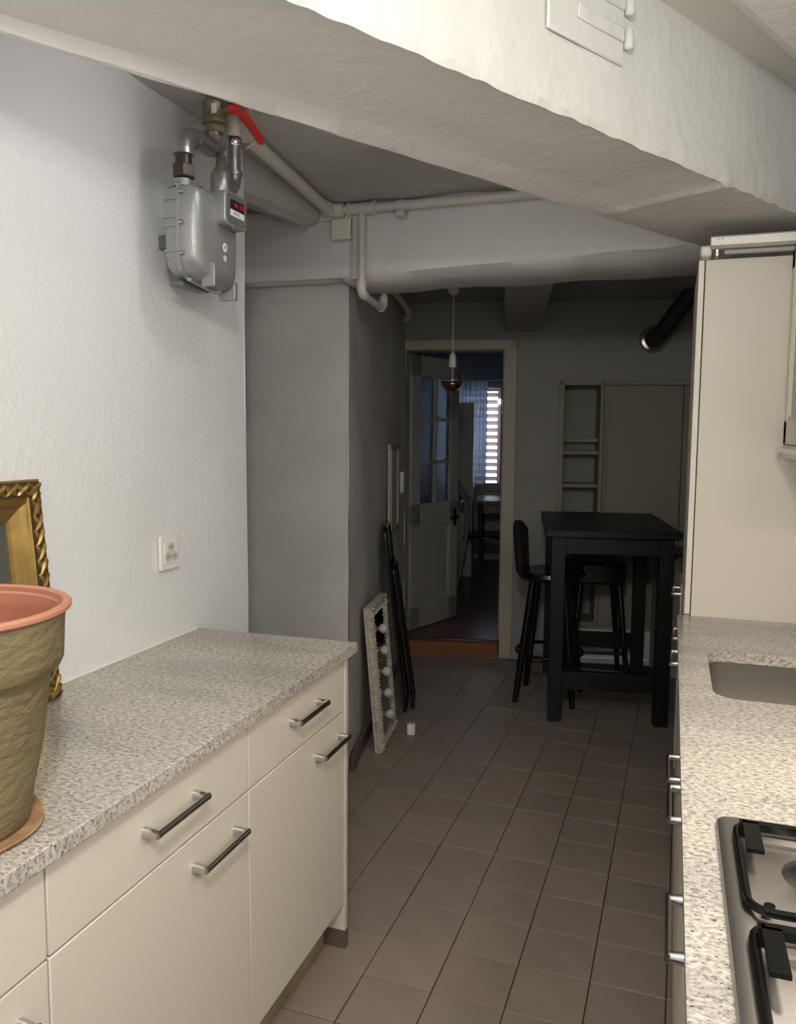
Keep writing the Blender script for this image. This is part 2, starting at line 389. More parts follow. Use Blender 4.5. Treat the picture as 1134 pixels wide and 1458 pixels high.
for ua, ub in ((-.13, .15), (.16, .62), (.65, 1.11)):
    sh = thing('window_shutter', MF @ Vector((ua, 3.68, .88)), 'narrow louvred shutter leaf outside the far window, seen only through door glass' if ua < 0 else 'red-brown louvred shutter outside the far window, lit slats beside the curtain' if ua < .5 else 'red-brown louvred shutter outside the far window, right leaf hidden by casing', 'shutter')
    Mi = Matrix.Translation(-sh.location)@MF
    f = B()
    for a, c in (((ua, .88), (ua+.045, 2.0)), ((ub-.045, .88), (ub, 2.0)), ((ua, .88), (ub, .94)), ((ua, 1.95), (ub, 2.0))): bx(f, (a[0], 3.665, a[1]), (c[0], 3.695, c[1]), Mi)
    obj('shutter_frame', f, SHUT, sh)
    for k in range(13):
        z = .965 + k*.0765
        sl = B(); loft(sl, [[Mi @ Vector((uu, vv, zz)) for vv, zz in ((3.655, z+.046), (3.66, z+.052), (3.705, z+.012), (3.70, z+.004))] for uu in (ua+.045, ub-.045)])
        obj('slat', sl, SHUT, sh)
# rail and curtain
cr = tube(B(), [MF @ Vector((.0, 3.40, 2.06)), MF @ Vector((1.3, 3.40, 2.06))], .012, 10)
tag(obj('curtain_rail', cr, DOORP), 'pale curtain rail along the top of the far window', 'curtain rail')
b = B(); n = 70; rows = []
for k in range(2):
    z = (.90, 2.05)[k]
    rows.append([b.verts.new(MF @ Vector((-.16+.625*i/n, 3.40+.022*math.sin(i*1.5)+.008*math.sin(i*.37), z))) for i in range(n+1)])
for i in range(n): b.faces.new((rows[0][i], rows[0][i+1], rows[1][i+1], rows[1][i]))
def curtmat():
    m = bpy.data.materials.new('sheer'); m.use_nodes = True; nt = m.node_tree; N = nt.nodes.new
    for x_ in list(nt.nodes): nt.nodes.remove(x_)
    out = N('ShaderNodeOutputMaterial'); tr = N('ShaderNodeBsdfTransparent'); tl = N('ShaderNodeBsdfTranslucent'); df = N('ShaderNodeBsdfDiffuse')
    tl.inputs[0].default_value = (.75, .8, .9, 1); df.inputs[0].default_value = (.7, .74, .8, 1)
    a = N('ShaderNodeMixShader'); c = N('ShaderNodeMixShader'); a.inputs[0].default_value = .5; c.inputs[0].default_value = .13
    nt.links.new(tl.outputs[0], a.inputs[1]); nt.links.new(df.outputs[0], a.inputs[2]); nt.links.new(a.outputs[0], c.inputs[1]); nt.links.new(tr.outputs[0], c.inputs[2]); nt.links.new(c.outputs[0], out.inputs[0])
    return m
cur = obj('sheer_curtain', b, curtmat(), smooth=True); sd = cur.modifiers.new('s', 'SOLIDIFY'); sd.thickness = .0008
tag(cur, 'sheer white curtain hanging in folds at left of the far window', 'curtain')

# ---- tall narrow cabinet in the next room
wc = thing('tall_cupboard', MF @ Vector((.10, 2.35, .118)), 'tall pale narrow cupboard standing in the far room before the curtain', 'cupboard', rz=A)
obj('body', box((-.10, .02, 0), (.262, .42, 1.66)), DOORP, wc, bevel=.004)
obj('door', box((-.10, 0, .03), (.26, .02, 1.66)), DOORP, wc, bevel=.004)
obj('door_panel', box((-.05, -.006, .12), (.21, 0, .62)), DOORP, wc, bevel=.003)
obj('door_panel', box((-.05, -.006, .74), (.21, 0, 1.58)), DOORP, wc, bevel=.003)
obj('handle', box((.18, -.03, .755), (.25, -.004, .772)), BLACKG, wc)

# ---- table and chair in the next room
t = thing('side_table', MF @ Vector((.75, 2.75, .118)), 'dark table with a pale sheet on top under the far window', 'table', rz=A)
obj('table_top', box((-.36, -.35, .70), (.45, .35, .735)), WOODD, t, bevel=.006)
for sx in (-.31, .40):
    for sy in (-.30, .30): obj('leg', tube(B(), [(sx, sy, 0), (sx, sy, .70)], [.018, .028]), WOODD, t)
obj('apron', box((-.31, -.30, .61), (.40, -.28, .70)), WOODD, t)
tag(obj('paper_sheet', box((-.28, -.22, .7375), (.1, .12, .7395), MF @ Matrix.Translation((.75, 2.75, .118))), WPLAST), 'pale sheet lying on the dark far-room table', 'paper')
c = thing('dining_chair', MF @ Vector((.50, 2.05, .118)), 'dark chair with curved bentwood back in the far room beside the table', 'chair', rz=A)
obj('seat', box((-.20, -.2, .43), (.22, .22, .465)), BLACKG, c, bevel=.02)
for yy in (-.19, .19):
    obj('back_post', tube(B(), [(-.25, yy, 0), (-.20, yy, .25), (-.17, yy, .46), (-.16, yy, .62), (-.19, yy, .80), (-.27, yy, .93)], .017, 8), mat('chair_wood', (.3, .29, .29), .25), c, smooth=True)
    obj('leg', tube(B(), [(.20, yy, 0), (.18, yy, .45)], [.013, .02], 8), BLACKG, c)
for zz in (.58, .74, .91): obj('back_rail', box((-.28+(.93-zz)*.25, -.19, zz-.03), (-.26+(.93-zz)*.25, .19, zz+.03)), mat('chair_wood', (.1, .09, .09), .3), c, bevel=.008)

# ---- glazed door leaf, opened into the next room
dl = thing('glazed_door', MF @ Vector((.006, .165, .122)), 'pale half-glazed panel door opened into the far room', 'door', rz=A + math.atan2(.525, .296))
W_, H_ = .60, 1.90
f = B()
for a, c_ in (((0, 0), (.11, H_)), ((W_-.11, 0), (W_, H_)), ((0, 0), (W_, .16)), ((0, .58+.14), (W_, .88)), ((0, H_-.14), (W_, H_)), ((.287, .88), (.313, H_-.14)), ((.1, 1.155), (.5, 1.18)), ((.1, 1.455), (.5, 1.48))):
    bx(f, (a[0], -.018, a[1]), (c_[0], .018, c_[1]))
obj('door_frame', f, DOORP, dl, bevel=.003)
obj('door_panel', box((.10, -.008, .15), (.50, .008, .73)), DOORP, dl)
b = B()
for a, c_ in (((.11, .16), (.125, .72)), ((.475, .16), (.49, .72)), ((.11, .16), (.49, .175)), ((.11, .705), (.49, .72))): bx(b, (a[0], -.014, a[1]), (c_[0], .014, c_[1]))
obj('panel_moulding', b, DOORP, dl, bevel=.003)
for cx in ((.11, .287), (.313, .49)):
    for cz in ((.88, 1.155), (1.18, 1.455), (1.48, 1.76)):
        obj('glass_pane', box((cx[0], -.0025, cz[0]), (cx[1], .0025, cz[1])), FROST, dl)
b = B(); tube(b, [(.555, -.018, .76), (.555, -.05, .76)], .009, 10); tube(b, [(.555, -.05, .76), (.46, -.055, .755)], .009, 10); bx(b, (.540, -.023, .69), (.570, -.018, .82))
obj('door_handle', b, BLACKG, dl, smooth=True)

# ---- built-in cupboard in the far wall
cb = thing('built_in_cupboard', MF @ Vector((.99, 0, .24)), 'beige built-in cupboard with open shelves at left and plain doors, far wall', 'cupboard', rz=A)
b = B(); bx(b, (0, -.022, 0), (.036, .25, 1.59)); bx(b, (.812, -.022, 0), (.85, .25, 1.59)); bx(b, (0, -.022, 1.565), (.85, .25, 1.59)); bx(b, (0, -.022, 0), (.85, .25, .03)); bx(b, (.262, -.022, 0), (.285, .25, 1.59))
obj('frame', b, BEIGEL, cb, bevel=.002)
obj('back_panel', box((.03, .24, .02), (.82, .25, 1.57)), SHELF, cb)
for z in (1.215, 1.135, .92, .72, .45): obj('shelf', box((.036, .03 if z < 1.2 else .1, z-.011), (.262, .245, z+.011)), BEIGEL, cb)
d_ = obj('door', box((.287, -.030, .012), (.768, -.006, 1.562)), BEIGEL, cb, bevel=.002)
obj('handle_strip', box((.296, -.040, .60), (.312, -.030, 1.49)), BEIGEL, d_, bevel=.003)
d_ = obj('door', box((.773, -.030, .012), (.845, -.006, 1.562)), BEIGEL, cb, bevel=.002)
obj('handle_strip', box((.822, -.040, .55), (.836, -.030, 1.45)), BEIGEL, d_, bevel=.003)

# ---- stove pipe with chrome collar
sp = thing('stove_pipe', MF @ Vector((1.565, 0, 2.09)), 'black stove pipe rising to the right from a round chrome wall collar', 'pipe', rz=A)
b = B(); lathe(b, [(.085, 0), (.088, .012), (.075, .03), (.058, .034), (.056, .02), (.056, 0)], 32, align((0, 0, 0), (0, -1, 0))); obj('collar', b, mat('polished_collar', (.62, .58, .52), .15, 1), sp, smooth=True)
pts = [(0, 0, 0), (0, -.07, .0)] + arc((0, -.10, 0), (.01, -.21, .0), (.06, -.27, .10), 8)[1:] + [(.24, -.42, .36)]
obj('pipe', tube(B(), pts, .05, 24), BLACKP, sp, smooth=True)
for p0, p1 in ((Vector(pts[7]), Vector(pts[8])),): obj('ring_seam', tube(B(), [p0, p1], .0525, 24), BLACKP, sp, smooth=True)

# ---- pendant bulb
pb = thing('pendant_lamp', MF @ Vector((.343, -.6, 2.335)), 'clear globe bulb with copper mirrored base hanging on a white cord', 'lamp')
obj('ceiling_rose', lathe(B(), [(.034, 0), (.034, -.03), (.022, -.05), (.006, -.055)], 24), WPLAST, pb, smooth=True)
obj('cord', tube(B(), [(0, 0, -.05), (0, 0, -.385)], .0028, 8), WPLAST, pb)
obj('socket', lathe(B(), [(.005, -.375), (.012, -.385), (.02, -.40), (.022, -.44), (.019, -.462)], 20), WPLAST, pb, smooth=True)
prof = [(.014, -.462), (.017, -.475)] + [(.066*math.sin(a), -.535+.066*math.cos(a)) for a in [.28+i*(PI/2+.25-.28)/10 for i in range(11)]]
g = obj('globe', lathe(B(), prof, 32, caps=False), GLASS, pb, smooth=True); sd = g.modifiers.new('s', 'SOLIDIFY'); sd.thickness = .0012
prof = [(.0655*math.sin(a), -.535+.0655*math.cos(a)) for a in [PI/2+.25+i*(PI/2-.26)/8 for i in range(9)]]
g = obj('mirrored_cap', lathe(B(), prof, 32, caps=False), COPPER, pb, smooth=True); sd = g.modifiers.new('s', 'SOLIDIFY'); sd.thickness = .001
obj('filament_stem', lathe(B(), [(.01, -.47), (.008, -.50), (.004, -.53), (.002, -.545)], 12), BULBW, pb, smooth=True)

# ---- hallway wall fittings
b = B(); bx(b, (0, -.83, .92), (.012, -.50, 1.43), MF); hb = obj('wall_hatch', b, BEIGE, bevel=.003); tag(hb, 'small beige framed hatch on the hallway wall before the door', 'hatch')
b = B()
for a, c_ in (((-.83, .92), (-.80, 1.43)), ((-.53, .92), (-.50, 1.43)), ((-.83, 1.40), (-.50, 1.43)), ((-.83, .92), (-.50, .95))): bx(b, (.012, a[0], a[1]), (.026, c_[0], c_[1]), MF)
obj('hatch_frame', b, BEIGEL, hb, bevel=.003)
sw = obj('light_switch', box((0, -.28, 1.115), (.018, -.20, 1.25), MF), WPLAST, bevel=.004); tag(sw, 'white double light switch on the hallway wall next to the door', 'switch')
obj('rocker', box((.018, -.268, 1.19), (.022, -.212, 1.24), MF), WPLAST, sw); obj('rocker', box((.018, -.268, 1.125), (.022, -.212, 1.175), MF), WPLAST, sw)
fp = obj('wall_pipe', tube(B(), [MF @ Vector((.045, -1.5, 2.25)), MF @ Vector((.045, -.28, 2.25)), MF @ Vector((.045, -.25, 2.22)), MF@Vector((.02, -.22, 2.2))], .02, 12), WPIPE, smooth=True); tag(fp, 'painted pipe running high along the hallway wall near the ceiling', 'pipe')

# ---- bar table (its own frame)
tb = thing('bar_table', (-.349, 4.657, 0), 'tall black wooden bar table with thick legs and low stretchers', 'table', rz=.174)
TW, TD, TH = .673, 1.0, 1.01
obj('table_top', box((-TW/2, -TD/2, TH-.038), (TW/2, TD/2, TH)), BLACKW, tb, bevel=.004)
lx, ly, lw = .268, TD/2-.06, .036
for sx in (-1, 1):
    for sy in (-1, 1):
        obj('leg', box((sx*lx-lw, sy*ly-lw, 0), (sx*lx+lw, sy*ly+lw, TH-.038)), BLACKW, tb, bevel=.003)
for sy in (-1, 1):
    obj('apron', box((-lx+lw, sy*ly-.016, TH-.125), (lx-lw, sy*ly+.016, TH-.038)), BLACKW, tb)
    obj('stretcher', box((-lx+lw, sy*ly-.018, .17), (lx-lw, sy*ly+.018, .265)), BLACKW, tb, bevel=.003)
for sx in (-1, 1): obj('apron', box((sx*lx-.016, -ly+lw, TH-.125), (sx*lx+.016, ly-lw, TH-.038)), BLACKW, tb)

# ---- bar stools
def stool(loc, rz, label):
    st = thing('bar_stool', loc, label, 'stool', rz=rz)
    H = .73
    obj('seat', lathe(B(), [(.05, H-.05), (.17, H-.045), (.19, H-.02), (.185, H), (.16, H+.006), (.02, H-.004)], 32), BLACKG, st, smooth=True)
    for k in range(4):
        a = PI/4 + k*PI/2
        top = Vector((.12*math.cos(a), .12*math.sin(a), H-.04)); bot = Vector((.225*math.cos(a), .225*math.sin(a), 0))
        obj('leg', tube(B(), [bot, bot.lerp(top, .4), top], [.016, .021, .021], 12), BLACKG, st, smooth=True)
    obj('foot_ring', tube(B(), [(.185*math.cos(t_), .185*math.sin(t_), .27) for t_ in [i*2*PI/32 for i in range(33)]], .010, 10), BLACKG, st, smooth=True)
    # curved backrest on the -x side
    rings = []
    for i in range(13):
        a = PI + (i-6)/6*.62; edge = abs(i-6)/6
        zt = H + .275 - .06*edge**3; zb = H - .01
        r0 = .175; c0 = Vector((math.cos(a), math.sin(a), 0))
        rings.append([c0*(r0) + Vector((0, 0, zb)), c0*(r0+.022) + Vector((0, 0, zb)), c0*(r0+.045)+Vector((0, 0, zt-.03)), c0*(r0+.036)+Vector((0, 0, zt)), c0*(r0+.018)+Vector((0, 0, zt))])
    obj('backrest', loft(B(), rings), FABR, st, smooth=True)
    return st
stool(tuple((O + U*.925 + V*(-.76))[:2]) + (0,), -.02, 'black round-seat bar stool with curved back left of the table')
def saddle(loc, rz, label):
    st = thing('bar_stool', loc, label, 'stool', rz=rz); H = .75
    obj('seat', prism(B(), rrect(.30, .36, .05), H-.13, H), BLACKG, st, bevel=.015)
    for sx in (-1, 1):
        for sy in (-1, 1):
            top = Vector((sx*.11, sy*.14, H-.12)); bot = Vector((sx*.17, sy*.22, 0)); obj('leg', tube(B(), [bot, top], [.014, .021], 12), BLACKG, st, smooth=True)
    for sy in (-1, 1): obj('rung', tube(B(), [(-.155, sy*.19, .22), (.155, sy*.19, .22)], .010, 8), BLACKG, st)
    for sx in (-1, 1): obj('rung', tube(B(), [(sx*.148, -.185, .30), (sx*.148, .185, .30)], .010, 8), BLACKG, st)
    return st
saddle(tuple((O + U*1.22 + V*(-.40))[:2]) + (0,), A, 'black square-seat bar stool standing under the bar table')

# ---- leaning mirror with globe bulbs
def quad_frame(bot_n, bot_f, top_n, top_f):
    """local frame from 4 corners: returns matrix (x along bottom, y up the slope, z outward)"""
    x = (bot_f-bot_n); wv = x.length; x.normalize(); y = (top_n-bot_n); y = (y - x*y.dot(x)); h = y.length; y.normalize(); z = x.cross(y)
    return Matrix(((x.x, y.x, z.x, bot_n.x), (x.y, y.y, z.y, bot_n.y), (x.z, y.z, z.z, bot_n.z), (0, 0, 0, 1))), wv, h
Q = lambda u, v, z: MF @ Vector((u, v, z))
M_, w_, h_ = quad_frame(Q(.105, -1.72, .004), Q(.125, -1.36, .004), Q(.045, -1.72, .69), Q(.05, -1.36, .66))
mr = tag(bpy.data.objects.new('vanity_mirror', None), 'aged white ornate mirror frame with round globe bulbs leaning on the hallway wall', 'mirror'); COL.objects.link(mr); mr.matrix_world = M_
fwid = .055
def frame_mesh(w, h, prof, bm=None, seg=1):
    """prof: list of (inset, height)"""
    b = B(bm)
    rings = []
    for ins, z in prof:
        rings.append([Vector((ins, ins, z)), Vector((w-ins, ins, z)), Vector((w-ins, h-ins, z)), Vector((ins, h-ins, z))])
    return loft(b, rings, caps=False)
obj('frame', frame_mesh(w_, h_, [(0, -.030), (0, -.018), (-.004, -.014), (0, -.008), (0, .002), (.006, .008), (.016, .005), (.024, .009), (.036, .010), (.044, .006), (.048, .002), (.048, -.030), (0, -.030)]), ORN, mr)
b = B()
for sd_, L in (('x', w_), ('y', h_)):
    n = int(L/.018)
    for k in range(n):
        q = (k+.5)/n*L
        for side in (0, 1):
            off = .034 if side == 0 else ((h_ if sd_ == 'x' else w_)-.034)
            p = Vector((q, off-.004, .009)) if sd_ == 'x' else Vector((off-.004, q, .009))
            sphere(b, p, .0055+.002*R_.random(), 8)
o = obj('ornament_beads', b, ORN, mr, smooth=True, kind='stuff')
obj('glass', box((.046, .046, -.004), (w_-.046, h_-.046, .001)), MIRR, mr)
obj('back_board', box((.01, .01, -.028), (w_-.01, h_-.01, -.006)), KICK, mr)
for k in range(5):
    p = (.14, .14+k*.105, .028)
    s_ = obj('globe_bulb', sphere(B(), p, .024), BULBW, mr, smooth=True); obj('bulb_socket', cyl((p[0], p[1], 0), (p[0], p[1], .012), .010), GREYD, s_)
# adapter
ad = tag(obj('plug_adapter', box((.195, -1.47, .0), (.235, -1.43, .055), MF), WPLAST, bevel=.006), 'small white plug adapter on the floor beside the mirror frame', 'plug')
for k in (0, 1): obj('pin', cyl(MF @ Vector((.222+.0, -1.462+k*.022, .055)), MF @ Vector((.222, -1.462+k*.022, .064)), .003), CHROME, ad)

# ---- two dark panels leaning on the wall
for (ub, ub2, ut, v0, v1, h, lab) in ((.150, .123, .034, -1.20, -.87, 1.01, 'taller dark panel with rounded corners leaning on the hallway wall'), (.187, .160, .073, -1.14, -.86, .80, 'shorter dark panel leaning in front of the taller dark one')):
    M2, w2, h2 = quad_frame(Q(ub, v0, .004), Q(ub2, v1, .004), Q(ut, v0, h), Q(ut, v1, h))
    e = tag(bpy.data.objects.new('leaning_panel', None), lab, 'panel'); COL.objects.link(e); e.matrix_world = M2
    obj('board', prism(B(), rrect(w2, h2, .05, 6, w2/2, h2/2), -.004, .008), BLACKG, e, bevel=.002)
    pts = [Vector((x_, y_, .010)) for x_, y_ in rrect(w2-.02, h2-.02, .045, 6, w2/2, h2/2)]; obj('rim', tube(B(), pts+[pts[0]], .006, 8), BLACKG, e, smooth=True)

# ------------------------------------------------------------------ kitchen left
def handle(parent, c, out, along, L=.168, name='handle', M=None):
    """bow handle: posts at both ends joined by a flat bar. c centre on the front, out = outward dir, along = bar dir"""
    c, out, along = Vector(c), Vector(out), Vector(along); up = Vector((0, 0, 1))
    h = B()
    def plate(s, q0, q1, z0, z1, taper=0):
        pass
    sec = .006
    # bar: rounded section swept along
    ring = lambda p, a, b_: [p + out*(a*math.cos(t_)) + up*(b_*math.sin(t_)) for t_ in [i*2*PI/12 for i in range(12)]]
    loft(h, [ring(c + along*(sx*L/2*1.0) + out*.031, .0048, .0068) for sx in (-1, -.97, .97, 1)])
    o = obj(name, h, DCHROME, parent, smooth=True)
    for sx in (-1, 1):
        h2_ = B(); rr = lambda d_, a, b_: [c + along*(sx*(L/2-.006)) + out*d_ + along*(a*math.cos(t_)) + up*(b_*math.sin(t_)) for t_ in [i*2*PI/12 for i in range(12)]]
        loft(h2_, [rr(0, .0085, .0105), rr(.012, .0078, .0098), rr(.028, .0066, .0074), rr(.0345, .0045, .0055)])
        obj('handle_post', h2_, CHROME, o, smooth=True)
    return o
FX = -.850       # front plane of doors
mods = [(.306, .905), (.905, 1.505), (1.505, 2.0515)]
names = ['nearest cream base cabinet, cut by the lower left corner', 'cream base cabinet in the middle under the left worktop, below the pot', 'cream base cabinet at the far end of the left worktop']
for (y0, y1), nm in zip(mods, names):
    cbn = thing('base_cabinet', (FX, y0, 0), nm, 'cabinet')
    T = Matrix.Translation(-cbn.location)
    c0 = obj('body', box((-1.345, y0+.0005, .14), (FX-.02, y1-.0005, .868), T), CREAM, cbn)
    obj('shadow_gap', box((FX-.0195, y0+.0008, .142), (FX-.0175, y1-.0008, .867), T), DARKGAP, cbn)
    d1 = obj('drawer', box((FX-.018, y0+.0022, .7185), (FX, y1-.0022, .862), T), CREAM, cbn, bevel=.0018)
    d2_ = obj('door', box((FX-.018, y0+.0022, .140), (FX, y1-.0022, .7145), T), CREAM, cbn, bevel=.0018)
    yc = y0 + .31 if y1-y0 > .56 else y0+.295
    handle(d1, Vector((FX, (y0+y1)/2+.012, .800))-cbn.location, (1, 0, 0), (0, 1, 0))
    handle(d2_, Vector((FX, y1-.137 if y1 < 2 else y1-.115, .655))-cbn.location, (1, 0, 0), (0, 1, 0))
    obj('plinth', box((-.93, y0, 0), (-.915, y1, .14), T), mat('plinth_wood', (.40, .34, .22), .5, noise_amt=.3, nscale=15), cbn)
ep = thing('end_panel', (-.848, 2.053, 0), 'cream end panel closing the left cabinet row, brown foot strip', 'panel')
b = B(); prism(b, [(-1.345+.848, .0005), (0, .0005), (0, .0205), (-1.345+.848, .0205)], .055, .868); obj('board', b, CREAM, ep, bevel=.0015)
obj('foot_strip', box((-1.345+.848, -.0005, 0), (.0015, .0215, .056)), KICK, ep, bevel=.001)
# worktop left, extends a little past the end panel
wt = obj('worktop', prism(B(), [(-1.348, .2), (-.832, .2), (-.832, 2.108), (-1.348, 2.098)], .8705, .9), GRAN, bevel=.002)
tag(wt, 'grey speckled granite worktop along the left wall', 'worktop')
tag(obj('caulk_seam', tube(B(), [(-1.3475, .2, .9022), (-1.3475, 2.085, .9022)], .0042, 8), CAULK), 'cream sealant seam where left worktop meets the wall', 'sealant')

# wall socket
ws = thing('wall_socket', (-1.350, 1.945, 1.155), 'white three-way socket outlet on the left wall above the worktop', 'socket')
def yz(pts): return [(0, p[0], p[1]) for p in pts]
Mx = Matrix(((0, 0, 1, 0), (1, 0, 0, 0), (0, 1, 0, 0), (0, 0, 0, 1)))   # local xy -> world yz, z -> +x
obj('plate', prism(B(), rrect(.088, .096, .004), 0, .0105, Mx), WPLAST, ws, bevel=.002)
obj('insert', prism(B(), rrect(.060, .060, .006), .0105, .013, Mx), WPLAST, ws, bevel=.001)
for cx, cy in ((0, .015), (-.0145, -.011), (.0145, -.011)):
    obj('outlet_recess', prism(B(), [(cx+.0155*math.cos(a), cy+.0135*math.sin(a)) for a in [i*PI/6 for i in range(12)]], .013, .0142, Mx), mat('socket_shade', (.56, .55, .50), .5), ws)
    b = B()
    for dx in (-.006, 0, .006): prism(b, [(cx+dx+.0016*math.cos(a), cy+(.002 if dx == 0 else 0)+.0016*math.sin(a)) for a in [i*PI/4 for i in range(8)]], .0142, .0148, Mx)
    obj('pin_holes', b, BLACKG, ws)

# gold picture frame leaning behind the pot
M3, w3, h3 = quad_frame(Vector((-1.295, .98, .901)), Vector((-1.295, 1.43, .901)), Vector((-1.337, .98, 1.39)), Vector((-1.337, 1.43, 1.39)))
gf = tag(bpy.data.objects.new('picture_frame', None), 'carved gold picture frame leaning on the left wall behind the pot', 'picture'); COL.objects.link(gf); gf.matrix_world = M3
obj('moulding', frame_mesh(w3, h3, [(0, -.010), (0, .016), (.004, .020), (.038, .020), (.042, .017), (.046, .023), (.052, .021), (.060, .012), (.082, .004), (.090, .002), (.092, -.004), (.092, -.010), (0, -.010)]), GOLD, gf)
obj('ornament_ground', frame_mesh(w3, h3, [(.005, .0195), (.005, .0215), (.037, .0215), (.037, .0195), (.005, .0195)]), GOLDD, gf)
obj('canvas', box((.085, .085, -.008), (w3-.085, h3-.085, -.002)), PAINTING, gf)
b = B()
def wave(b, horiz, off, length, ph):
    n = int(length/.004); pts = []
    for k in range(n+1):
        q = .008+(length-.016)*k/n; a = 2*PI*q/.066+ph
        x_, y_ = off+.0125*math.sin(a), q+.006*math.sin(2*a)
        pts.append(Vector((y_, x_, .0225+.003*math.cos(a))) if horiz else Vector((x_, y_, .0225+.003*math.cos(a))))
    tube(b, pts, [.0044+.0022*math.sin(2*PI*k*.004/.033+1) for k in range(len(pts))], 6)
for xx in (.021, w3-.021):
    for ph in (0, PI): wave(b, False, xx, h3, ph)
for yy in (.021, h3-.021):
    for ph in (0, PI): wave(b, True, yy, w3, ph)
obj('scroll_ornament', b, GOLD, gf, smooth=True, kind='stuff')

# flower pot and saucer
pc = (-1.0, .88)
rings = [[Vector((pc[0]+rr_*(1+.035*noise.noise(Vector((math.cos(a)*2.2, math.sin(a)*2.2, 3)))*(rr_ > .1))*math.cos(a), pc[1]+rr_*(1+.035*noise.noise(Vector((math.cos(a)*2.2, math.sin(a)*2.2, 3)))*(rr_ > .1))*math.sin(a), .9005+z)) for a in [k*2*PI/72 for k in range(72)]] for rr_, z in ((.112, 0), (.125, .003), (.130, .0085), (.128, .0095), (.117, .0065), (.02, .006))]
sc = obj('saucer', loft(B(), rings), SAUC, smooth=True)
tag(sc, 'flat stained cork-brown saucer under the flower pot', 'saucer')
pt = thing('flower_pot', (pc[0], pc[1], .9075), 'large olive rough-coated flower pot with terracotta inside and rim', 'pot')
pt.scale = (1.045, 1.045, 1.0)
prof = [(.098, 0), (.106, .01), (.112, .05), (.127, .12), (.139, .225), (.142, .230), (.152, .239), (.1575, .250), (.160, .28), (.162, .31), (.164, .322), (.160, .325)]
rings = []
for r, z in prof: rings.append([Vector((1, 0, 0))*0 + Vector(((r+.0025*noise.noise(Vector((math.cos(a)*3, math.sin(a)*3, z*14))))*math.cos(a), (r+.0025*noise.noise(Vector((math.cos(a)*3, math.sin(a)*3, z*14))))*math.sin(a), z+(.006*noise.noise(Vector((math.cos(a)*2, math.sin(a)*2, 4))) if .2 < z < .26 else 0))) for a in [i*2*PI/64 for i in range(64)]])
obj('outer_shell', loft(B(), rings, caps=False), POTG, pt, smooth=True)
obj('rim', lathe(B(), [(.154, .322), (.166, .323), (.1705, .327), (.171, .332), (.1675, .3355), (.160, .335), (.156, .331), (.154, .322)], 64, caps=False), mat('terracotta_rim', (.50, .23, .15), .5), pt, smooth=True)
o = obj('inner_wall', lathe(B(), [(.158, .333), (.153, .30), (.147, .258), (.134, .235), (.128, .20), (.110, .08), (.092, .02), (.01, .019)], 64, caps=False), TERRA, pt, smooth=True)
sd = o.modifiers.new('s', 'SOLIDIFY'); sd.thickness = .002

# ------------------------------------------------------------------ gas meter and pipework
gx, gy = -1.262, 1.83    # back-near corner of the body
gm = thing('gas_meter', (gx, gy, 1.893), 'grey cast metal gas meter with red digits hung on the left wall', 'gas meter')
gm.scale = (.95, .86, .90)
# body: profile in (y,z), lofted in x with rounded front; local coords
def body_ring(x, ins, bz=0):
    # outline: slightly tapering down, angled bottom
    pts = [(0+ins, .055+ins), (.012+ins, .025+ins), (.05, .004+ins), (.20, -.012+ins), (.232-ins, -.004+ins), (.245-ins, .02+ins), (.252-ins, .12), (.252-ins, .245-ins), (.245-ins, .262-ins), (.02+ins, .262-ins), (.004+ins, .250-ins), (0+ins, .20)]
    return [Vector((x, y, z)) for y, z in pts]
obj('back_shell', loft(B(), [body_ring(0, .012), body_ring(.006, .004), body_ring(.045, 0)]), GREYM, gm, smooth=True)
obj('flange', loft(B(), [body_ring(.045, -.008), body_ring(.055, -.008)]), GREYM, gm, smooth=True)
obj('front_shell', loft(B(), [body_ring(.055, 0), body_ring(.085, .004), body_ring(.100, .016), body_ring(.106, .035)]), GREYM, gm, smooth=True)
for z0, z1 in ((.215, .222), (.165, .172), (.14, .147), (.07, .077)):
    obj('rib', box((.004, -.003, z0), (.043, .01, z1)), GREYM, gm)
for y, z in ((-.004, .235), (-.004, .15), (-.004, .065), (.04, 0), (.12, -.006), (.2, -.012), (.254, .07), (.256, .15), (.10, .268)):
    obj('screw', cyl((.052, y, z), (.066, y, z), .0075, .006, 12), GALV, gm, smooth=True)
b = B(); prism(b, [(.10, 0), (.10, .0), (.106, .0)], 0, 0) if False else None
b = box((.075, .07, -.018), (.118, .078, .05)); obj('bottom_bracket', b, GREYM, gm, bevel=.003)
b = box((.045, .225, -.035), (.10, .245, .02)); obj('bottom_bracket', b, GREYM, gm, bevel=.003)
obj('bottom_plate', box((-.01, .05, -.016), (.03, .20, -.004)), GREYD, gm, bevel=.003)
obj('wall_bracket', box((-.092, .12, .11), (0, .15, .15)), GREYD, gm, bevel=.003)
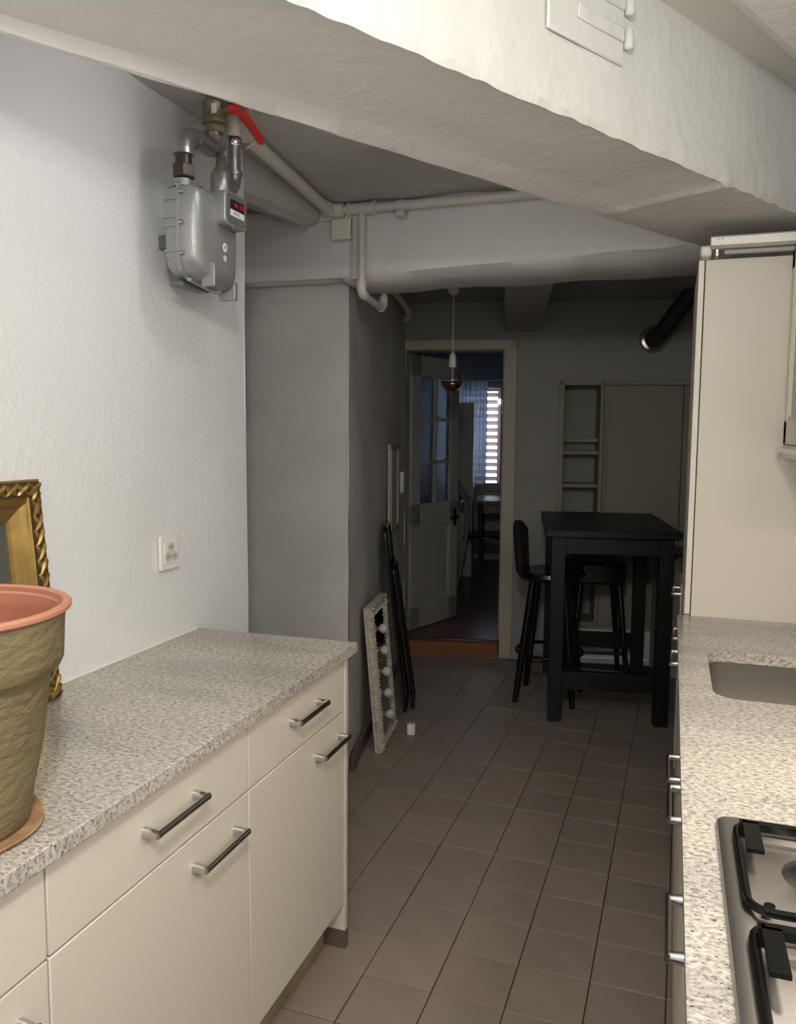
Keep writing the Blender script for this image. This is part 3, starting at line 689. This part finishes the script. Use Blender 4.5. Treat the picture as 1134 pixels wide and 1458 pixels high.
# counter housing
hs = prism(B(), rrect(.135, .10, .02, 5, .172, .215), .085, .136, Mx); dh = obj('counter_housing', hs, GREYM, gm, bevel=.004)
obj('counter_face', prism(B(), rrect(.118, .084, .016, 5, .172, .215), .136, .1375, Mx), GREYD, dh)
obj('counter_window', prism(B(), rrect(.085, .028, .002, 2, .174, .228), .1375, .1382, Mx), mat('black_print', (.012, .012, .012), .3), dh)
obj('counter_label', prism(B(), rrect(.085, .018, .002, 2, .174, .204), .1375, .1382, Mx), WPLAST, dh)
def text(s, size, M, m, parent, name='lettering'):
    cu = bpy.data.curves.new(name, 'FONT'); cu.body = s; cu.size = size; cu.align_x = 'CENTER'; cu.align_y = 'CENTER'; cu.extrude = .0002
    o = bpy.data.objects.new(name, cu); COL.objects.link(o); o.data.materials.append(m); o.parent = parent; o.matrix_local = M
    dg = bpy.context.evaluated_depsgraph_get(); me = bpy.data.meshes.new_from_object(o.evaluated_get(dg)); bpy.data.objects.remove(o)
    n_ = bpy.data.objects.new(name, me); COL.objects.link(n_); n_.parent = parent; n_.matrix_local = M
    return n_
text('0 1 7 8', .020, Matrix.Translation((.1386, .186, .228)) @ Mx, mat('red_digits', (.95, .03, .03), .4), dh, 'red_digits')
text('0 0 4 2', .012, Matrix.Translation((.1386, .168, .204)) @ Mx, BLACKG, dh, 'label_print')
obj('seal_screw', cyl((.134, .155, .164), (.142, .155, .164), .008, seg=14), GALV, gm, smooth=True)
for y, z, r, nm, mm in ((.155, .108, .013, 'round_sticker', WPLAST), (.155, .076, .009, 'small_sticker', mat('pink_sticker', (.75, .6, .55), .5))):
    obj(nm, cyl((.1055, y, z), (.1068, y, z), r, seg=24), mm, gm)
text('10', .013, Matrix.Translation((.1072, .155, .108)) @ Mx, BLACKG, gm, 'sticker_print')
# unions on top (nuts) : left inlet and right outlet
obj('inlet_neck', cyl((.045, .03, .255), (.045, .03, .275), .026), GREYM, gm, smooth=True)
obj('outlet_neck', cyl((.063, .221, .255), (.063, .221, .279), .022), GREYM, gm, smooth=True)
G = Vector((gx, gy, 1.87))
def at(x, y, z): return G + Vector((x, y, z))
ip = tag(bpy.data.objects.new('gas_inlet_pipe', None), 'galvanised bent pipe with brown nut from meter up to the valve', 'pipe'); COL.objects.link(ip); ip.location = at(.045, .03, .275)
def L_(p): return at(*p) - ip.location
obj('union_nut', lathe(B(), [(.026, 0), (.030, .003), (.030, .030), (.026, .033)], 6, Matrix.Translation((0, 0, .0))), BROWNN, ip)
obj('union_neck', cyl((0, 0, .033), (0, 0, .062), .021), BROWNN, ip, smooth=True)
obj('elbow', tube(B(), arc((0, 0, .058), (0, 0, .118), (.0, .066, .118), 8), .0235, 18), GALV, ip, smooth=True)
obj('elbow_collar', cyl((0, 0, .058), (0, 0, .072), .028), GALV, ip, smooth=True)
obj('elbow_collar', cyl((0, .052, .118), (0, .064, .118), .028), GALV, ip, smooth=True)
obj('return_bend', tube(B(), [(0, .06, .118)] + arc((0, .10, .118), (.0, .150, .105), (.0, .152, .150), 8), [.024]*10, 18), GALV, ip, smooth=True)
obj('pipe_stub', cyl((.0, .152, .15), (.0, .152, .168), .019), GALV, ip, smooth=True)
vx, vy = gx+.045, gy+.182
bv = thing('ball_valve', (vx, vy, 2.308), 'olive brass gas valve with a red lever above the meter', 'valve')
bv.scale = (1, 1, .64)
obj('lower_nut', lathe(B(), [(.027, 0), (.029, .004), (.029, .026), (.027, .03)], 6), BRASSG, bv)
obj('valve_body', lathe(B(), [(.026, .03), (.033, .036), (.034, .05), (.031, .06), (.031, .10), (.034, .108), (.033, .12), (.027, .124)], 24), BRASSG, bv, smooth=True)
obj('upper_nut', lathe(B(), [(.028, .124), (.028, .15)], 6), BRASSG, bv)
obj('riser_pipe', cyl((0, 0, .145), (0, 0, .2), .019), GALV, bv)
obj('size_label', box((.012, -.0345, .06), (.026, -.0315, .10)), WPLAST, bv)
obj('stem', cyl((.025, 0, .085), (.07, 0, .085), .014), BRASSG, bv)
rings = []
lev = obj('lever_hub', cyl((.052, 0, .085), (.078, 0, .085), .020), RED, bv, smooth=True)
rings = [[Vector((.070+a*ca_, .012+s_*.95*math.cos(0)+0, .085 - s_*sl)) + Vector((0, 0, b_)) for a, b_ in ((-.009, -hh), (.009, -hh), (.009, hh), (-.009, hh))] for s_, hh, ca_, sl in ((0, .020, 1, 0), (.02, .020, 1, .2), (.06, .015, 1, .36), (.10, .014, 1, .44), (.125, .016, 1, .48), (.134, .011, .7, .48))]
obj('lever', loft(B(), rings), RED, lev, bevel=.003)
obj('lever_screw', cyl((.078, 0, .085), (.084, 0, .085), .007, seg=10), GALV, lev)

op = tag(bpy.data.objects.new('gas_outlet_pipe', None), 'galvanised outlet pipe bending up into the white pipe beside the meter', 'pipe'); COL.objects.link(op); op.location = at(.06, .19, .275)
obj('reducer', lathe(B(), [(.027, 0), (.030, .006), (.030, .05), (.024, .062), (.016, .075), (.014, .085)], 20), GALV, op, smooth=True)
obj('plug_nut', lathe(B(), [(.017, .085), (.017, .10), (.010, .102), (.010, .12), (.016, .122), (.016, .135), (.008, .14)], 6), GREYD, op)
obj('elbow', tube(B(), [(.0, .02, .03)] + arc((0, .035, .03), (0, .068, .030), (0, .068, .07), 8), .020, 16), GALV, op, smooth=True)
obj('elbow_collar', cyl((0, .068, .07), (0, .068, .082), .0245), GALV, op, smooth=True)
obj('riser', cyl((0, .068, .08), (0, .068, .16), .0185), GALV, op, smooth=True)
obj('earth_clamp', lathe(B(), [(.022, .148), (.0235, .15), (.0235, .172), (.022, .174)], 20, Matrix.Translation((0, .068, 0))), CHROME, op, smooth=True)
obj('clamp_screw', cyl((.0, .068+.02, .16), (.01, .068+.052, .16), .004, seg=8), GALV, op)
obj('clamp_screw', cyl((.018, .08, .155), (.045, .075, .155), .004, seg=8), GALV, op)
obj('earth_wire', tube(B(), arc((.022, .10, .155), (.07, .14, .19), (.035, .07, .27), 10) , .0032, 8), mat('wire_sheath', (.5, .48, .36), .5), op, smooth=True)
# white pipe run along the ceiling
wp = tag(bpy.data.objects.new('ceiling_gas_pipe', None), 'white painted gas pipe running under the ceiling and down the pillar', 'pipe'); COL.objects.link(wp); wp.location = op.location + Vector((0, .068, .16))
oL = wp.location
def W(x, y, z): return Vector((x, y, z)) - oL
x0, y0, zz0 = oL
obj('pipe_sleeve', cyl((0, 0, .012), (0, 0, .085), .0205), WPIPE, wp, smooth=True)
PZ = 2.375
obj('pipe', tube(B(), [W(x0, y0, 2.40)] + arc(W(x0, y0, PZ-.0), W(-1.215, y0+.01, PZ+.015), W(-1.235, y0+.1, PZ), 6) + [W(-1.33, 3.03, PZ)], .022, 16), WPIPE, wp, smooth=True)
obj('pipe_elbow', tube(B(), arc(W(-1.327, 3.0, PZ), W(-1.33, 3.065, PZ), W(-1.27, 3.065, PZ), 6), .027, 16), WPIPE, wp, smooth=True)
obj('pipe', tube(B(), [W(-1.28, 3.065, PZ), W(.45, 3.065, PZ)], .018, 14), WPIPE, wp, smooth=True)
obj('tee', tube(B(), [W(-1.25, 3.065, PZ), W(-1.14, 3.065, PZ)], .023, 14), WPIPE, wp, smooth=True)
obj('tee', tube(B(), [W(-1.255, 3.065, PZ), W(-1.243, 3.065, PZ)], .027, 14), WPIPE, wp, smooth=True)
obj('tee', tube(B(), [W(-1.147, 3.065, PZ), W(-1.135, 3.065, PZ)], .027, 14), WPIPE, wp, smooth=True)
DX = -1.195
obj('down_pipe', tube(B(), [W(DX, 3.062, PZ), W(DX, 3.062, 2.085)], .0145, 14), WPIPE, wp, smooth=True)
obj('pipe_elbow', tube(B(), [W(DX, 3.062, 2.10)] + arc(W(DX, 3.062, 2.07), W(DX, 3.062, 2.045), W(DX, 3.10, 2.042), 5), .019, 14), WPIPE, wp, smooth=True)
obj('branch_pipe', tube(B(), [W(DX, 3.09, 2.042), W(DX-.035, 3.40, 2.04)], .0145, 14), WPIPE, wp, smooth=True)
obj('pipe_elbow', tube(B(), arc(W(DX-.035, 3.38, 2.04), W(DX-.038, 3.43, 2.04), W(DX-.038, 3.43, 2.09), 5), .019, 14), WPIPE, wp, smooth=True)
obj('branch_pipe', tube(B(), [W(DX-.038, 3.43, 2.07), W(DX-.038, 3.43, 2.14)], .0145, 14), WPIPE, wp, smooth=True)
obj('pipe_clamp', tube(B(), [W(-1.045, 3.07, PZ), W(-1.02, 3.07, PZ)], .024, 14), WPIPE, wp, smooth=True)
obj('pipe_clamp', box((-1.05, 3.045, PZ-.045), (-1.015, 3.095, PZ-.02), Matrix.Translation(-oL)), WPIPE, wp, bevel=.004)
# ceiling strip, trunking and junction box on the passage beam
tr = obj('trim_5', box((-2.38, 3.075, 2.345), (-1.215, 3.10, 2.395)), PLAST, bevel=.003); tr['kind'] = 'structure'
tag(obj('junction_box', box((-1.325, 3.058, 2.262), (-1.245, 3.098, 2.342)), CAULK, bevel=.004), 'square cream junction box at the top of the pillar', 'junction box')
tag(obj('cable_trunking', box((-1.241, 3.075, 2.108), (-1.210, 3.099, 2.344)), WPIPE, bevel=.002), 'short vertical white cable trunking beside the down pipe', 'trunking')

# soot door on the beam
def on_beam(s_, q, z): return N0 + bd*s_ - bn*q + Vector((0, 0, z))
Mb = Matrix(((bd.x, 0, -bn.x, N0.x), (bd.y, 0, -bn.y, N0.y), (0, 1, 0, 0), (0, 0, 0, 1)))  # x=s, y=z(up), z=out
sdr = tag(bpy.data.objects.new('soot_door', None), 'small white painted metal soot door on the slanted beam', 'hatch'); COL.objects.link(sdr); sdr.matrix_world = Mb
obj('door_plate', box((-.757, 2.300, .002), (-.500, 2.44, .010)), PLAST, sdr, bevel=.003)
b = box((-.668, 2.345, .010), (-.505, 2.375, .016)); obj('hinge_strap', b, PLAST, sdr, bevel=.003)
obj('hinge_strap', box((-.668, 2.41, .010), (-.505, 2.435, .016)), PLAST, sdr, bevel=.003)
for z in (2.335, 2.405):
    h_ = lathe(B(), [(.006, 0), (.011, .004), (.011, .030), (.008, .034), (.008, .040)], 14, Matrix.Translation((-.488, z, .014)) @ Matrix.Rotation(-PI/2, 4, 'X'))
    obj('hinge_knuckle', h_, PLAST, sdr, smooth=True)

# ------------------------------------------------------------------ kitchen right
RX = .052
ry = [(.3, .9), (.9, 1.5), (1.5, 1.8), (1.8, 2.38), (2.38, 2.80)]
lab = ['cream right-hand base cabinet nearest the camera, below the hob front', 'cream right-hand base cabinet under the hob', 'narrow cream right-hand cabinet between hob and sink', 'cream right-hand base cabinet under the sink', 'grey-fronted right-hand unit next to the tall cabinet']
hcent = {1: (1.2, .775), 2: (1.625, .775), 3: (2.10, .655), 4: (2.67, .79)}
for i, (a0, a1) in enumerate(ry):
    cbn = thing('base_cabinet', (RX, a0, 0), lab[i], 'cabinet')
    T = Matrix.Translation(-cbn.location)
    obj('body', box((RX+.02, a0+.0005, .12), (.645, a1-.0005, .74 if i in (1, 3) else .868), T), CREAM, cbn)
    d1 = obj('drawer', box((RX, a0+.002, .7185), (RX+.018, a1-.002, .862), T), CREAM, cbn, bevel=.0018)
    d2_ = obj('door', box((RX, a0+.002, .14), (RX+.018, a1-.002, .7145), T), CREAM, cbn, bevel=.0018)
    if i == 4:
        for hy, hz in ((2.67, .79),): handle(d1, Vector((RX, hy, hz))-cbn.location, (-1, 0, 0), (0, 1, 0), .16)
    else:
        if i in hcent:
            hy, hz = hcent[i]; handle(d1 if hz > .72 else d2_, Vector((RX, hy, hz))-cbn.location, (-1, 0, 0), (0, 1, 0), .16)
        else: handle(d1, Vector((RX, (a0+a1)/2, .775))-cbn.location, (-1, 0, 0), (0, 1, 0), .16)
    obj('plinth', box((RX+.05, a0, 0), (RX+.065, a1, .12), T), KICK, cbn)
# worktop with sink cut-out (boundary bridge)
def slab_with_hole(bm, outer, inner, z0, z1):
    # outer ccw rect (4) ; inner list of points ccw; triangulated fill
    for z in (z0, z1):
        es = []
        for loop in (outer, inner):
            vs = [bm.verts.new((x_, y_, z)) for x_, y_ in loop]
            es += [bm.edges.new((vs[i], vs[(i+1) % len(vs)])) for i in range(len(vs))]
        bmesh.ops.triangle_fill(bm, edges=es, use_beauty=True)
    for loop in (outer, inner):
        n = len(loop); a = [bm.verts.new((*p, z0)) for p in loop]; c_ = [bm.verts.new((*p, z1)) for p in loop]
        for i in range(n): bm.faces.new((a[i], a[(i+1) % n], c_[(i+1) % n], c_[i]))
    bmesh.ops.remove_doubles(bm, verts=bm.verts, dist=1e-5)
    return bm
SH = rrect(.36, .43, .055, 6, .112+.18, 2.155)
wtr = obj('worktop', slab_with_hole(B(), [(.037, .2), (.645, .2), (.645, 2.808), (.037, 2.808)], SH, .8705, .9), GRAN)
tag(wtr, 'grey speckled granite worktop on the right with sink and hob', 'worktop')
# sink bowl
sk = thing('sink', (.292, 2.155, .87), 'undermounted brushed steel sink bowl in the right worktop', 'sink')
rg = []
for w2_, h2_, r_, z in ((.385, .455, .06, 0), (.372, .442, .06, 0), (.372, .442, .06, -.004), (.368, .438, .06, -.10), (.355, .425, .06, -.155), (.30, .37, .05, -.17), (.02, .02, .009, -.172)):
    rg.append([Vector((x_, y_, z)) for x_, y_ in rrect(w2_, h2_, r_, 6)])
o = obj('bowl', loft(B(), rg, caps=False), STEEL, sk, smooth=True); sd = o.modifiers.new('s', 'SOLIDIFY'); sd.thickness = .001; sd.offset = 1
obj('drain', lathe(B(), [(.04, -.170), (.04, -.166), (.03, -.165), (.01, -.168)], 24), CHROME, sk, smooth=True)
# tap
tp = thing('mixer_tap', (.50, 2.46, .90), 'chrome mixer tap at the right edge beside the sink', 'tap')
obj('tap_body', lathe(B(), [(.028, 0), (.028, .01), (.022, .02), (.021, .11), (.015, .13)], 24), CHROME, tp, smooth=True)
obj('spout', tube(B(), [(0, 0, .10), (-.05, .0, .135), (-.11, .02, .150)], .012, 14), CHROME, tp, smooth=True)
hd = obj('spray_head', loft(B(), [[Vector((-.110+x_, .03+y_, z)) for x_, y_ in rrect(w2_, w2_, .008, 3)] for z, w2_ in ((.103, .058), (.112, .060), (.150, .048), (.160, .030))]), DCHROME, tp, smooth=True)
obj('head_inset', box((-.142, .012, .118), (-.136, .048, .148)), BLACKG, hd)

# hob
hb_ = thing('gas_hob', (.365, 1.02, .9005), 'stainless steel gas hob with black pan supports in the right worktop', 'hob', rz=.0)
obj('tray', loft(B(), [[Vector((x_, y_, z)) for x_, y_ in rrect(w2_, h2_, r_, 5)] for w2_, h2_, r_, z in ((.555, .575, .02, 0), (.560, .58, .022, .002), (.555, .575, .022, .008), (.540, .56, .02, .010), (.50, .52, .03, .0095), (.48, .50, .04, .004), (.02, .02, .009, .004))]), STEEL, hb_, smooth=True)
for iy, yc_ in enumerate((.133, -.137)):
    b = B()
    for xc in (-.128, .128):
        loop = rrect(.25, .238, .028, 5, xc, yc_)
        pts = [Vector((x_, y_, .016)) for x_, y_ in loop]; pts.append(pts[0])
        tube(b, pts, .0058, 10)
        for ysg in (1,):
            yb = yc_ + ysg*.090
            bx(b, (xc-.118, yb-.005, .022), (xc+.118, yb+.005, .034))
            for xsg in (-1, 1):
                bx(b, (xc+xsg*.118-(.022 if xsg > 0 else 0), min(yb, yb-ysg*.085), .028), (xc+xsg*.118+(.022 if xsg < 0 else 0), max(yb, yb-ysg*.085), .034))
                bx(b, (xc+xsg*.118-.004, yb-.005, .010), (xc+xsg*.118+.004, yb+.005, .034))
            bx(b, (xc-.010, min(yb, yb-ysg*.045), .028), (xc+.010, max(yb, yb-ysg*.045), .034))
        for cx_, cy_ in ((.1, .1), (-.1, .1), (.1, -.1), (-.1, -.1)):
            cyl((xc+cx_, yc_+cy_, .005), (xc+cx_, yc_+cy_, .016), .007, bm=b, seg=8)
    obj('pan_support', b, BLACKE, hb_)
    for xc in (-.128, .128):
        bu = obj('burner', lathe(B(), [(.058, .004), (.050, .007), (.040, .012), (.036, .018), (.034, .026), (.030, .028)], 28, Matrix.Translation((xc*1.12, yc_+.008, 0))), STEEL, hb_, smooth=True)
        obj('burner_cap', lathe(B(), [(.033, .028), (.036, .031), (.034, .038), (.02, .040)], 28, Matrix.Translation((xc*1.12, yc_+.008, 0))), BLACKE, bu, smooth=True)

# tall cabinet
tc_ = thing('tall_cabinet', (.058, 2.80, 0), 'tall cream cabinet closing the right-hand worktop', 'cabinet')
obj('side_panel', box((.021, .012, 0), (.587, .03, 2.052)), CREAM, tc_, bevel=.0015)
obj('body', box((.022, .03, .10), (.587, .60, 2.048)), CREAM, tc_)
obj('door', box((.0, .012, .10), (.018, .60, .90)), CREAME, tc_, bevel=.002)
du = obj('door', box((.0, .012, .904), (.018, .60, 2.052)), CREAME, tc_, bevel=.002)
obj('plinth', box((.05, .03, 0), (.06, .60, .1)), KICK, tc_)
d1 = [o_ for o_ in COL.objects if o_.parent == tc_ and o_.name.startswith('door')][0]
handle(d1, Vector((0, .20, .79)), (-1, 0, 0), (0, 1, 0), .16)
# lamp rail on top of the cabinet
lr = thing('linear_lamp', (.06, 2.735, 2.055), 'white aluminium strip lamp lying along the top of the tall cabinet', 'lamp')
obj('rail', loft(B(), [[Vector((x_, y_, z)) for y_, z in ((0, .024), (.0, .050), (.008, .055), (.05, .055), (.05, .018), (.01, .016))] for x_ in (.028, .58)]), CHROME if False else mat('satin_alu', (.62, .60, .55), .4, .3), lr, bevel=.002)
obj('tube', tube(B(), [(.07, .03, .008), (.57, .03, .008)], .008, 10), mat('tube_glass', (.42, .41, .39), .3), lr, smooth=True)
obj('end_bracket', box((.045, .02, -.003), (.052, .07, .02)), GALV, lr)
obj('end_bracket', box((.0, .018, -.003), (.034, .09, .030)), WPLAST, lr, bevel=.008)
b = B()
for dx in (.050, .062): cyl((dx, -.0008, .043), (dx, .003, .043), .0018, seg=8, bm=b)
obj('screw_holes', b, BLACKG, lr)

# upper wall cabinet with glazed lift-up front
uc = thing('wall_cabinet', (.33, 2.06, 1.47), 'cream wall cabinet with ribbed glass front over the sink', 'cabinet')
obj('body', box((.018, .0, .0), (.315, .735, .60)), CREAM, uc)
b = B()
for a, c_ in (((.0, 0), (.735, .075)), ((.0, .53), (.735, .605)), ((.0, 0), (.06, .605)), ((.675, 0), (.735, .605))): bx(b, (-.002, a[0], a[1]), (.018, c_[0], c_[1]))
fr_ = obj('door_frame', b, CREAME, uc, bevel=.004)
b = B()
for a, c_ in (((.06, .075), (.675, .085)), ((.06, .52), (.675, .53)), ((.06, .075), (.07, .53)), ((.665, .075), (.675, .53))): bx(b, (.002, a[0], a[1]), (.018, c_[0], c_[1]))
obj('glazing_bead', b, CREAM, fr_)
obj('glass_pane', box((.008, .07, .085), (.012, .665, .52)), UPGL, fr_)
obj('light_pelmet', box((.0, .02, -.042), (.315, .735, -.002)), WPLAST, uc, bevel=.003)
obj('rail_handle', tube(B(), [(.0, .69, -.015), (-.022, .68, -.015), (-.024, .60, -.015), (-.024, .10, -.015), (-.022, .04, -.015), (0, .03, -.015)], .007, 10), CHROME, uc, smooth=True)

# base cabinet beyond the tall one, with dark worktop
fb = thing('base_cabinet', (.075, 3.42, 0), 'cream base cabinet beyond the tall cabinet near the bar table', 'cabinet')
obj('body', box((.0, .0, .12), (.56, .45, .90)), CREAM, fb)
for k in range(1):
    y_ = .003+k*.45
    dd = obj('drawer', box((-.02, y_, .74), (-.001, y_+.444, .895)), CREAM, fb, bevel=.002)
    handle(dd, Vector((-.02, y_+.12, .845)), (-1, 0, 0), (0, 1, 0), .16)
    obj('door', box((-.02, y_, .12), (-.001, y_+.444, .735)), CREAM, fb, bevel=.002)
obj('plinth', box((.04, 0, 0), (.05, .45, .12)), KICK, fb)
tag(obj('worktop', box((.045, 3.415, .9005), (.645, 3.88, .94)), KICK, bevel=.003), 'dark brown worktop on the cabinet beyond the tall one', 'worktop')

# low white unit with dark top in the far corner
fu = thing('low_cabinet', MF @ Vector((1.60, -.41, 0)), 'low white cabinet with dark top standing at the far wall behind the bar table', 'cabinet', rz=A)
obj('body', prism(B(), rrect(.50, .33, .02, 3, .25, .175), .03, .76), DOORP, fu)
obj('top', box((-.01, -.005, .76), (.51, .345, .79)), KICK, fu, bevel=.003)
obj('foot_rail', box((.03, .03, 0), (.47, .32, .03)), KICK, fu)
# ceiling lamps (fixtures giving the light)
pl = thing('pendant_lamp', (-.05, .02, 2.49), 'bare round kitchen ceiling lamp on a short stem behind the camera view', 'lamp')
obj('ceiling_rose', lathe(B(), [(.05, 0), (.05, -.02), (.01, -.03)], 24), WPLAST, pl, smooth=True)
obj('stem', cyl((0, 0, -.24), (0, 0, -.02), .006), WPLAST, pl)
